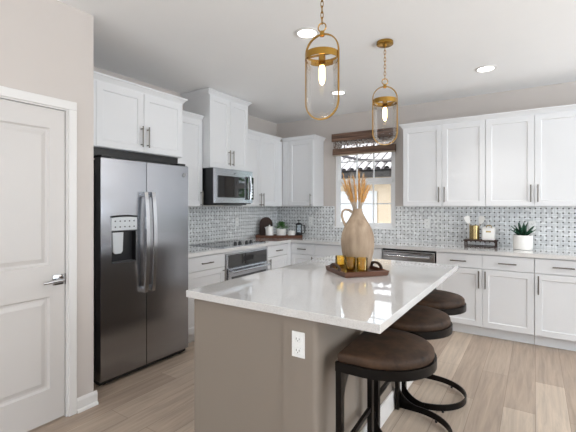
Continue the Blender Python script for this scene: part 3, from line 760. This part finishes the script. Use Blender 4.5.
for r, z in ((.036, .408), (.062, .425), (.090, .428), (.108, .412), (.113, .385), (.104, .352), (.092, .325), (.084, .308)): hp.append((VX-Rv.x*r, VY-Rv.y*r, VZ+z))
m.tube(hp, [.010, .009, .008, .008, .008, .009, .010, .011], 12); m.build('handle', 'stoneware', vs)
# amber tumblers
def tumbler(label, x, y):
    g = thing('tumbler', label, 'glass', (x, y, CT+.0125), 0, 'amber tumblers on the tray')
    R = .036
    m = MB(); m.lathe([(R*.9, 0), (R, .006), (R*1.03, .108), (R*1.03-.0025, .108), (R-.003, .030), (R*.9, .027)], (0, 0, 0), 32, True); m.build('glass_body', 'amber_glass', g, local=True)
    return g
tumbler('amber glass tumbler at the front, between the other two', -1.043, 2.364)
tumbler('amber glass tumbler nearest the stools on the tray', -.968, 2.389)
tumbler('amber glass tumbler behind, farthest from the stools', -1.131, 2.403)
# dried grass
dg = thing('dried_grass_bouquet', 'orange dried grass plumes standing in the pitcher vase', 'dried flowers', (VX, VY, VZ+.30))
Fv = Vector((-.546, .838, 0))
random.seed(11)
for i in range(52):
    side = -1 if i % 2 == 0 else 1
    if side < 0: px = random.uniform(-.105, -.012)
    else: px = random.uniform(.01, .085)
    dv = random.uniform(-.05, .05); top = random.uniform(.575, .70) - abs(px)*.3
    base_ = Vector((VX, VY, VZ+.36)) + Rv*(px*.12)+Fv*(dv*.15); mid = Vector((VX, VY, VZ+.46))+Rv*(px*.35+.004*side)+Fv*dv*.4
    tip = Vector((VX, VY, VZ+top))+Rv*px+Fv*dv
    orange = i % 3 != 2
    m = MB(); m.tube([base_, mid, mid.lerp(tip, .5)+Rv*px*.05, tip], [.0022, .002, .0016, .0008], 6)
    s_o = m.build('stem', 'pale_stem', dg)
    if orange:
        m = MB(); d = (tip-mid); L = d.length
        m.tube([mid.lerp(tip, .12), mid.lerp(tip, .25), mid.lerp(tip, .6), mid.lerp(tip, .9), tip], [.0015, .004, .005, .0035, .0008], 8)
        for k in range(26):
            t = random.uniform(.1, 1); p = mid.lerp(tip, t); q = p+d.normalized()*random.uniform(.015, .04)+Vector((random.uniform(-1, 1), random.uniform(-1, 1), 0))*.011
            m.tube([p, q], [.0016, .0005], 4)
        m.build('plume', 'straw', s_o)
    else:
        m = MB()
        for k in range(14):
            t = random.uniform(.4, 1); p = mid.lerp(tip, t); q = p+Vector((random.uniform(-1, 1)*.018, random.uniform(-1, 1)*.018, .03))
            m.tube([p, q], [.0011, .0005], 4)
        m.build('plume', 'pale_stem', s_o)

# ---------------------------------------------------------------- corner tray group
CD = Vector((-.546, .838, 0)); CRr = Vector((.838, .546, 0)); ca = math.atan2(.546, .838)
def cp_(lat, dep): q = CD*dep+CRr*lat; return (q.x, q.y)   # along / across the view of the corner
kx, ky = cp_(-.13, 5.52)
kt = thing('corner_tray', 'long dark wood tray across the counter corner', 'tray', (kx, ky, CT), ca)
m = MB(); m.box(-.335, .335, -.10, .10, .001, .016, .003); m.build('tray_base', 'walnut', kt, local=True)
m = MB(); q0 = [(-.33, -.095), (.33, -.095), (.33, .095), (-.33, .095)]
def sq2(o, z): return [(x+(o if x > 0 else -o), y+(o if y > 0 else -o), z) for x, y in q0]
m.loft_shared([sq2(.005, .002), sq2(.010, .042), sq2(-.002, .042), sq2(-.004, .015), sq2(.005, .002)]); m.build('tray_rim', 'walnut', kt, local=True, smooth=20)
m = MB(); m.tube([(-.338, -.05, .025), (-.362, -.035, .030), (-.362, .035, .030), (-.338, .05, .025)], .007, 10); m.build('handle', 'panel_silver', kt, local=True)
bx, by = cp_(-.325, 5.590)
m = MB(); poly = [(-.098, 0), (.098, 0)]
for k in range(21): a = PI*k/20; poly.append((.098*math.cos(a), .175+.105*math.sin(a)))
m.prism(poly, 'y', -.009, .009)
bmesh.ops.bevel(m.bm, geom=[e for e in m.bm.edges if abs(e.verts[0].co.y-e.verts[1].co.y) < 1e-6], offset=.002, segments=1, affect='EDGES')
bd = m.build('cutting_board', 'dark_wood'); bd.location = (bx, by, CT+.0175); bd.rotation_euler = (-.10, 0, ca)
tag(bd, 'dark arch-topped wooden board standing on the corner tray', 'cutting board')
def on_tray(lat, dep): return (*cp_(lat, dep), CT+.0165)
jr = thing('creamer', 'tall white lidded creamer beside the arched board', 'pitcher', on_tray(-.268, 5.487), ca)
m = MB(); m.lathe([(.050, 0), (.056, .006), (.057, .120), (.055, .140), (.052, .140), (.053, .1)], (0, 0, 0), 28); m.build('creamer_body', 'white_ceramic', jr, local=True)
m = MB(); m.lathe([(.053, .140), (.047, .149), (.012, .153), (.010, .160), (.013, .167), (.006, .172)], (0, 0, 0), 24); m.build('lid', 'white_ceramic', jr, local=True)
m = MB(); m.prism([(-.054, .105), (-.070, .138), (-.050, .138)], 'y', -.016, .016); m.build('spout', 'white_ceramic', jr, local=True)
pt = thing('potted_herb', 'bushy green herb in a white pot on the corner tray', 'plant', on_tray(-.100, 5.515), 0)
m = MB(); m.lathe([(.060, 0), (.065, .004), (.075, .112), (.071, .112), (.066, .09)], (0, 0, 0), 28); m.build('pot', 'white_ceramic', pt, local=True)
m = MB(); m.lathe([(.066, .091), (.064, .097)], (0, 0, 0), 20); m.build('soil', 'soil', pt, local=True)
random.seed(4); m = MB()
for i in range(420):
    a = random.uniform(0, 2*PI); el = random.uniform(.15, 1.5); R = random.uniform(.07, .125)
    c = Vector((math.cos(a)*math.cos(el)*R*1.05, math.sin(a)*math.cos(el)*R*1.05, .105+math.sin(el)*R*.95))
    d = Vector((math.cos(a), math.sin(a), random.uniform(-.2, .9))).normalized(); s1 = d.cross(Vector((0, 0, 1))).normalized(); L = random.uniform(.018, .03); W = L*.38
    vs_ = [m.bm.verts.new(p) for p in (c-d*L*.5, c+s1*W, c+d*L*.6, c-s1*W)]; m.bm.faces.new(vs_)
m.build('foliage', 'leaf_green', pt, local=True, smooth=0)
for i in range(14):
    a = 2*PI*i/14; m = MB(); m.tube([(0.01*math.cos(a), .01*math.sin(a), .095), (.05*math.cos(a), .05*math.sin(a), .16)], .0015, 5)
    if i % 5 == 0: m.build('stem', 'leaf_green', pt, local=True)
    else: m.bm.free()
def mug(label, loc, rz):
    g = thing('mug', label, 'mug', loc, rz)
    m = MB(); m.lathe([(.040, 0), (.048, .004), (.053, .086), (.050, .086), (.046, .010), (.02, .008)], (0, 0, 0), 28); m.build('mug_body', 'white_ceramic', g, local=True)
    m = MB(); m.tube([(.050, 0, .070), (.068, 0, .072), (.078, 0, .050), (.068, 0, .024), (.048, 0, .02)], .006, 10); m.build('handle', 'white_ceramic', g, local=True)
    return g
mug('white mug between potted herb and coffee press', on_tray(.050, 5.492), ca+PI+1.0)
fp = thing('french_press', 'glass coffee press with black base on the corner tray', 'coffee press', (*cp_(.157, 5.515), CT+.0175), ca+.2)
m = MB(); m.lathe([(.046, 0), (.048, .003), (.048, .060), (.045, .062)], (0, 0, 0), 28); m.build('press_base', 'black_plastic', fp, local=True)
m = MB(); m.lathe([(.044, .063), (.044, .170), (.042, .170), (.042, .064)], (0, 0, 0), 28); m.build('beaker', 'press_glass', fp, local=True)
m = MB(); m.lathe([(.049, .171), (.049, .182), (.03, .196), (.010, .200), (.006, .205), (.006, .222), (.013, .226), (.014, .236), (.006, .242)], (0, 0, 0), 24); m.build('press_lid', 'black_plastic', fp, local=True)
m = MB(); m.tube([(.048, 0, .165), (.085, 0, .160), (.090, 0, .10), (.080, 0, .05), (.048, 0, .04)], .008, 10); m.build('handle', 'black_plastic', fp, local=True)
m = MB(); m.cyl((0, 0, .07), (0, 0, .171), .003, 8); m.lathe([(.041, .09), (.041, .096)], (0, 0, 0), 24); m.build('plunger', 'chrome', fp, local=True)

# ---------------------------------------------------------------- right counter: riser with crock and canister, agave
rs = thing('wooden_riser', 'small dark wooden riser on the counter by the mosaic', 'riser', (-.518, 4.79, CT))
m = MB(); m.box(-.688, -.348, 4.70, 4.88, CT+.068, CT+.082, .003); m.build('riser_top', 'dark_wood', rs)
for xx in (-.678, -.372):
    for yy in (4.712, 4.856):
        m = MB(); m.box(xx, xx+.014, yy, yy+.014, CT+.0005, CT+.068); m.build('leg', 'dark_wood', rs, smooth=0)
m = MB(); m.box(-.664, -.372, 4.714, 4.722, CT+.004, CT+.014); m.box(-.664, -.372, 4.860, 4.868, CT+.004, CT+.014); m.build('stretcher', 'dark_wood', rs, smooth=0)
RZ = CT+.0825
cr_ = thing('utensil_crock', 'tall gold crock holding two white spatulas', 'utensil holder', (-.585, 4.80, RZ))
m = MB(); m.lathe([(.050, 0), (.053, .004), (.053, .158), (.050, .158), (.049, .012), (.02, .01)], (-.585, 4.80, RZ), 36); m.build('crock_body', 'gold_metal', cr_)
def spat(label, dx, tilt, turn):
    s_ = thing('spatula', label, 'utensil', (-.585+dx*.4, 4.80, RZ+.012), 0, 'white spatulas in the gold crock')
    m = MB(); m.tube([(0, 0, 0), (dx*1.0, .0, .17)], [.005, .0055], 8); m.build('shaft', 'pale_stem', s_, local=True)
    m = MB(); prof_ = [(-.008, 0), (-.026, .03), (-.034, .065), (-.030, .088), (.008, .094), (.030, .082), (.030, .05), (.022, .02), (.008, 0)]
    m.prism(prof_, 'y', -.005, .005)
    m.xform(Matrix.Translation((dx*1.0, 0, .165)) @ Matrix.Rotation(tilt, 4, 'Y') @ Matrix.Rotation(turn, 4, 'Z')); m.build('blade', 'white_ceramic', s_, local=True)
spat('white spatula leaning towards the window in the gold crock', -.040, -.30, .25); spat('white spatula leaning towards the agave in the gold crock', .042, .30, -.2)
cn = thing('canister', 'square white canister with gold handle beside the gold crock', 'canister', (-.437, 4.80, RZ))
m = MB(); m.box(-.500, -.376, 4.735, 4.86, RZ, RZ+.128, .008); m.build('canister_body', 'white_ceramic', cn)
m = MB(); m.box(-.501, -.375, 4.734, 4.861, RZ+.1285, RZ+.140, .006); m.build('lid', 'white_ceramic', cn)
m = MB(); m.tube([(-.437-.026, 4.797, RZ+.139), (-.437-.022, 4.797, RZ+.158), (-.437, 4.797, RZ+.166), (-.437+.022, 4.797, RZ+.158), (-.437+.026, 4.797, RZ+.139)], .006, 10); m.build('handle', 'gold_metal', cn)
m = MB(); m.box(-.462, -.412, 4.732, 4.736, RZ+.088, RZ+.104, .001); m.build('label_plate', 'gold_metal', cn)
ag = thing('potted_agave', 'dark green agave in a round white pot on the counter', 'plant', (-.112, 4.765, CT))
m = MB(); m.lathe([(.082, .0005), (.089, .006), (.091, .03), (.091, .150), (.089, .154), (.083, .154), (.081, .130)], (-.112, 4.765, CT), 40); m.build('pot', 'white_ceramic', ag)
m = MB(); m.lathe([(.081, .131), (.079, .136)], (-.112, 4.765, CT), 24); m.build('soil', 'soil', ag)
random.seed(5)
for ring, (n_, el, L) in enumerate(((8, .45, .135), (7, .80, .15), (5, 1.15, .15))):
    for i in range(n_):
        a = 2*PI*(i+.5*ring)/n_+random.uniform(-.15, .15); e_ = el+random.uniform(-.1, .1); m = MB(); rings = []
        d = Vector((math.cos(a)*math.cos(e_), math.sin(a)*math.cos(e_), math.sin(e_))); sd = Vector((-math.sin(a), math.cos(a), 0)); up = d.cross(sd)*-1
        for t, wd_ in ((0, .014), (.2, .020), (.45, .022), (.7, .016), (.9, .006), (1, .0008)):
            c = Vector((-.112, 4.765, CT+.130))+d*L*t+Vector((0, 0, .018*t*t))
            rings.append([tuple(c+sd*wd_), tuple(c+up*-.003-up*wd_*.25), tuple(c-sd*wd_), tuple(c-up*.006-up*wd_*.45)])
        m.loft(rings); m.build('leaf', 'agave_green', ag)

# ---------------------------------------------------------------- woven shade
sh = thing('roman_shade', 'brown woven wood roman shade above the kitchen window', 'blind', (-2.01, YB-.03, 2.41))
sx0, sx1 = -2.472, -1.538
m = MB(); m.box(sx0, sx1, YB-.085, YB-.001, 2.375, 2.41, .003); m.build('headrail', 'woven_wood', sh)
m = MB(); m.box(sx0, sx1, YB-.092, YB-.086, 2.298, 2.412, .002); m.build('valance', 'woven_wood', sh)
m = MB(); m.box(sx0+.02, sx1-.01, YB-.07, YB-.066, 2.17, 2.31); m.build('sheer_panel', 'woven_sheer', sh, smooth=0)
m = MB()
for k, (z, dpt) in enumerate(((2.180, .030), (2.150, .034), (2.122, .036))):
    m.prism([(YB-.060-dpt, z-.014), (YB-.062-dpt, z), (YB-.060-dpt, z+.016), (YB-.045, z+.02), (YB-.045, z-.016)], 'x', sx0+.018, sx1-.008)
m.build('fold', 'woven_wood', sh, smooth=20)
m = MB(); m.box(sx0+.018, sx1-.008, YB-.098, YB-.06, 2.092, 2.106, .003); m.build('bottom_bar', 'pale_stem', sh)

# ---------------------------------------------------------------- pendants
def pendant(label, x, y, ztop, zbot, rz):
    p = thing('pendant_light', label, 'pendant light', (x, y, H), 0, 'brass capsule pendants over the island')
    cx = Matrix.Rotation(rz, 4, 'Z'); T = Matrix.Translation((x, y, 0)) @ cx
    m = MB(); m.lathe([(.066, H-.0005), (.066, H-.022), (.060, H-.026), (.018, H-.027), (.012, H-.040), (.006, H-.044)], (x, y, 0), 32); m.build('canopy', 'brass', p)
    # chain
    m = MB(); z = H-.042; zt = ztop+.056; n = max(2, round((z-zt)/.030)); st_ = (z-zt)/n
    for i in range(n):
        zc = z-(i+.5)*st_; hh = st_*.5+.006; pts = []
        for k in range(14):
            a = 2*PI*k/14; u = .0075*math.cos(a); w_ = hh*math.sin(a); pts.append((u, 0, zc+w_) if i % 2 else (0, u, zc+w_))
        m.tube(pts, .0021, 6, closed=True)
    m.xform(T); m.build('chain', 'brass', p)
    m = MB(); m.tube([(.023*math.cos(2*PI*k/24), 0, ztop+.035+.023*math.sin(2*PI*k/24)) for k in range(24)], .0035, 8, closed=True); m.xform(T); m.build('ring', 'brass', p)
    m = MB(); m.lathe([(.008, ztop+.014), (.013, ztop+.012), (.013, ztop-.014), (.008, ztop-.016)], (0, 0, 0), 20); m.xform(T); m.build('hub', 'brass', p)
    # capsule frame of flat bar
    R = .096; pts = []; zt_, zb_ = ztop-.004, zbot+.004
    for k in range(17): a = PI-PI*k/16; pts.append((R*math.cos(a), 0, zt_-R+R*math.sin(a)))
    for k in range(17): a = -PI*k/16; pts.append((R*math.cos(a), 0, zb_+R+R*math.sin(a)))
    m = MB(); m.tube(pts, .005, 4, closed=True, flat=((0, 1, 0), .0055, .0035)); m.xform(T); m.build('frame', 'brass', p)
    zb0 = zt_-R-.045
    m = MB(); n_ = 40
    m.loft_shared([[((.0905+o)*math.cos(2*PI*i/n_), (.0905+o)*math.sin(2*PI*i/n_), zb0+zz) for o, zz in ((0, 0), (.003, 0), (.003, .036), (0, .036))] for i in list(range(n_))+[0]])
    m.box(-.09, .09, -.006, .006, zb0+.026, zb0+.034); m.xform(T); m.build('band', 'brass', p)
    m = MB(); m.lathe([(.017, zb0+.034), (.019, zb0+.03), (.019, zb0-.026), (.015, zb0-.030)], (x, y, 0), 20); m.build('socket', 'brass', p)
    zl = zbot+.014; pr = [(.088, zb0+.02)]
    for k in range(13): a = PI/2*k/12; pr.append((max(.0005, .088*math.cos(a)), zl+.075-.075*math.sin(a)))
    m = MB(); m.lathe(pr, (x, y, 0), 40, cap=False); m.build('glass_shade', 'clear_glass', p)
    m = MB(); zz = zb0-.031; m.lathe([(.012, zz), (.016, zz-.015), (.0165, zz-.07), (.012, zz-.095), (.003, zz-.106)], (x, y, 0), 20); m.build('bulb', 'bulb_glow', p)
    return p
pendant('brass capsule pendant hanging over the near end of the island', -.98, 1.845, 2.325, 1.852, math.radians(33.1-28))
pendant('brass capsule pendant in front of the window shade', -1.015, 2.985, 2.345, 1.868, math.radians(33.1-6))

# recessed lights
def can(label, x, y):
    c = thing('recessed_light', label, 'ceiling light', (x, y, H), 0, 'recessed ceiling lights')
    m = MB(); n_ = 36
    m.loft_shared([[((.072+o)*math.cos(2*PI*i/n_), (.072+o)*math.sin(2*PI*i/n_), zz) for o, zz in ((0, -.001), (.022, -.001), (.020, -.006), (0, -.010))] for i in list(range(n_))+[0]]); m.build('trim_ring', 'trim_white', c, local=True)
    m = MB(); m.lathe([(.0715, -.001), (.0715, -.004)], (0, 0, 0), 32); m.build('diffuser', 'downlight', c, local=True)
    d = bpy.data.lights.new('downlight_lamp', 'SPOT'); d.energy = 38; d.color = (1, .97, .93); d.spot_size = 1.75; d.spot_blend = 1; d.shadow_soft_size = .06
    o = bpy.data.objects.new('downlight_lamp', d); C.objects.link(o); o.location = (0, 0, -.02); o.parent = c
can('round recessed light beside the near pendant chain', -1.456, 2.50)
can('round recessed light seen behind the near pendant glass', -1.92, 4.02)
can('round recessed light above the window-wall cabinets', -.40, 4.09)

# ---------------------------------------------------------------- outside the kitchen window
struct(MB().box(-14, 10, YB+.17, 22, -.3, -.15).build('ground_outside', 'ground_pave', smooth=0), 'pale paved yard outside the window', 'ground')
nh = thing('neighbor_house', 'neighboring house with pale tile roof seen through the window', 'house', (-4.5, 9.3, -.15))
m = MB(); m.box(-9.5, -.5, 9.2, 13.5, -.15, 2.22); m.build('house_wall', 'stucco', nh, smooth=0)
m = MB(); m.box(-9.6, -.4, 8.72, 8.80, 2.06, 2.24); m.box(-9.6, -.4, 8.80, 9.2, 2.20, 2.24); m.build('fascia', 'fascia_brown', nh, smooth=0)
def tile_roof(name, x0, x1, ye, ze, yt, zt, pitch, sx=0):
    m = MB(); n_ = int((x1-x0)/pitch)
    for i in range(n_):
        xa = x0+i*pitch
        ring = lambda y, z, sh_: [(xa+pitch*.36*(1-math.cos(PI*k/6))+sh_, y-.0, z+pitch*.34*math.sin(PI*k/6)) for k in range(7)]
        m.loft([ring(ye, ze, 0), ring(yt, zt, sx)], cap=False, closed=False)
    o = m.build(name, 'roof_tile', nh)
    m = MB(); m.loft([[(x0-.02, ye+.02, ze-.04), (x1+.02, ye+.02, ze-.04), (x1+.02, ye+.02, ze), (x0-.02, ye+.02, ze)], [(x0-.02+sx, yt, zt-.04), (x1+.02+sx, yt, zt-.04), (x1+.02+sx, yt, zt), (x0-.02+sx, yt, zt)]]); m.build('roof_deck', 'roof_gap', o, smooth=0)
tile_roof('roof', -9.6, -.4, 8.70, 2.24, 12.6, 4.1, .22)
# raised hip in front with a dark diagonal edge
m = MB(); m.tube([(-4.75, 9.75, 2.83), (-3.75, 9.15, 2.55), (-2.9, 8.95, 2.44), (-2.3, 8.80, 2.36)], .035, 8); m.build('roof_ridge', 'roof_gap', nh)
def house_window(x0, x1, z0, z1):
    m = MB(); k = .07
    m.box(x0, x1, 9.16, 9.2, z0, z0+k); m.box(x0, x1, 9.16, 9.2, z1-k, z1); m.box(x0, x0+k, 9.16, 9.2, z0+k, z1-k); m.box(x1-k, x1, 9.16, 9.2, z0+k, z1-k)
    f = m.build('window', 'trim_white', nh, smooth=0); MB().box(x0+k, x1-k, 9.185, 9.2, z0+k, z1-k).build('blind', 'curtain_white', f, smooth=0)
house_window(-4.6, -3.32, .7, 1.75)

sb = thing('garden_shrub', 'green shrub outside, mirrored in the microwave door', 'shrub', (.9, 8.2, -.15))
m = MB(); random.seed(21)
for i in range(900):
    a = random.uniform(0, 2*PI); zz = random.uniform(.3, 2.9); rr = random.uniform(.25, 1)*1.1*math.sin(PI*min(1, (zz+.5)/3.6))**.7
    c = Vector((.9+rr*math.cos(a), 8.2+rr*math.sin(a)*.8, zz-.15)); d = Vector((random.uniform(-1, 1), random.uniform(-1, 1), random.uniform(-.3, 1))).normalized(); s1 = d.orthogonal().normalized()
    L = random.uniform(.08, .16); m.bm.faces.new([m.bm.verts.new(p) for p in (c-d*L, c+s1*L*.45, c+d*L, c-s1*L*.45)])
m.build('foliage', 'hedge_green', sb, smooth=0)
for k in range(3):
    m = MB(); m.tube([(.9, 8.2, -.15), (.9+.2*(k-1), 8.2, .8), (.9+.5*(k-1), 8.2+.1*k, 2.0)], [.04, .03, .015], 8); m.build('stem', 'fascia_brown', sb)
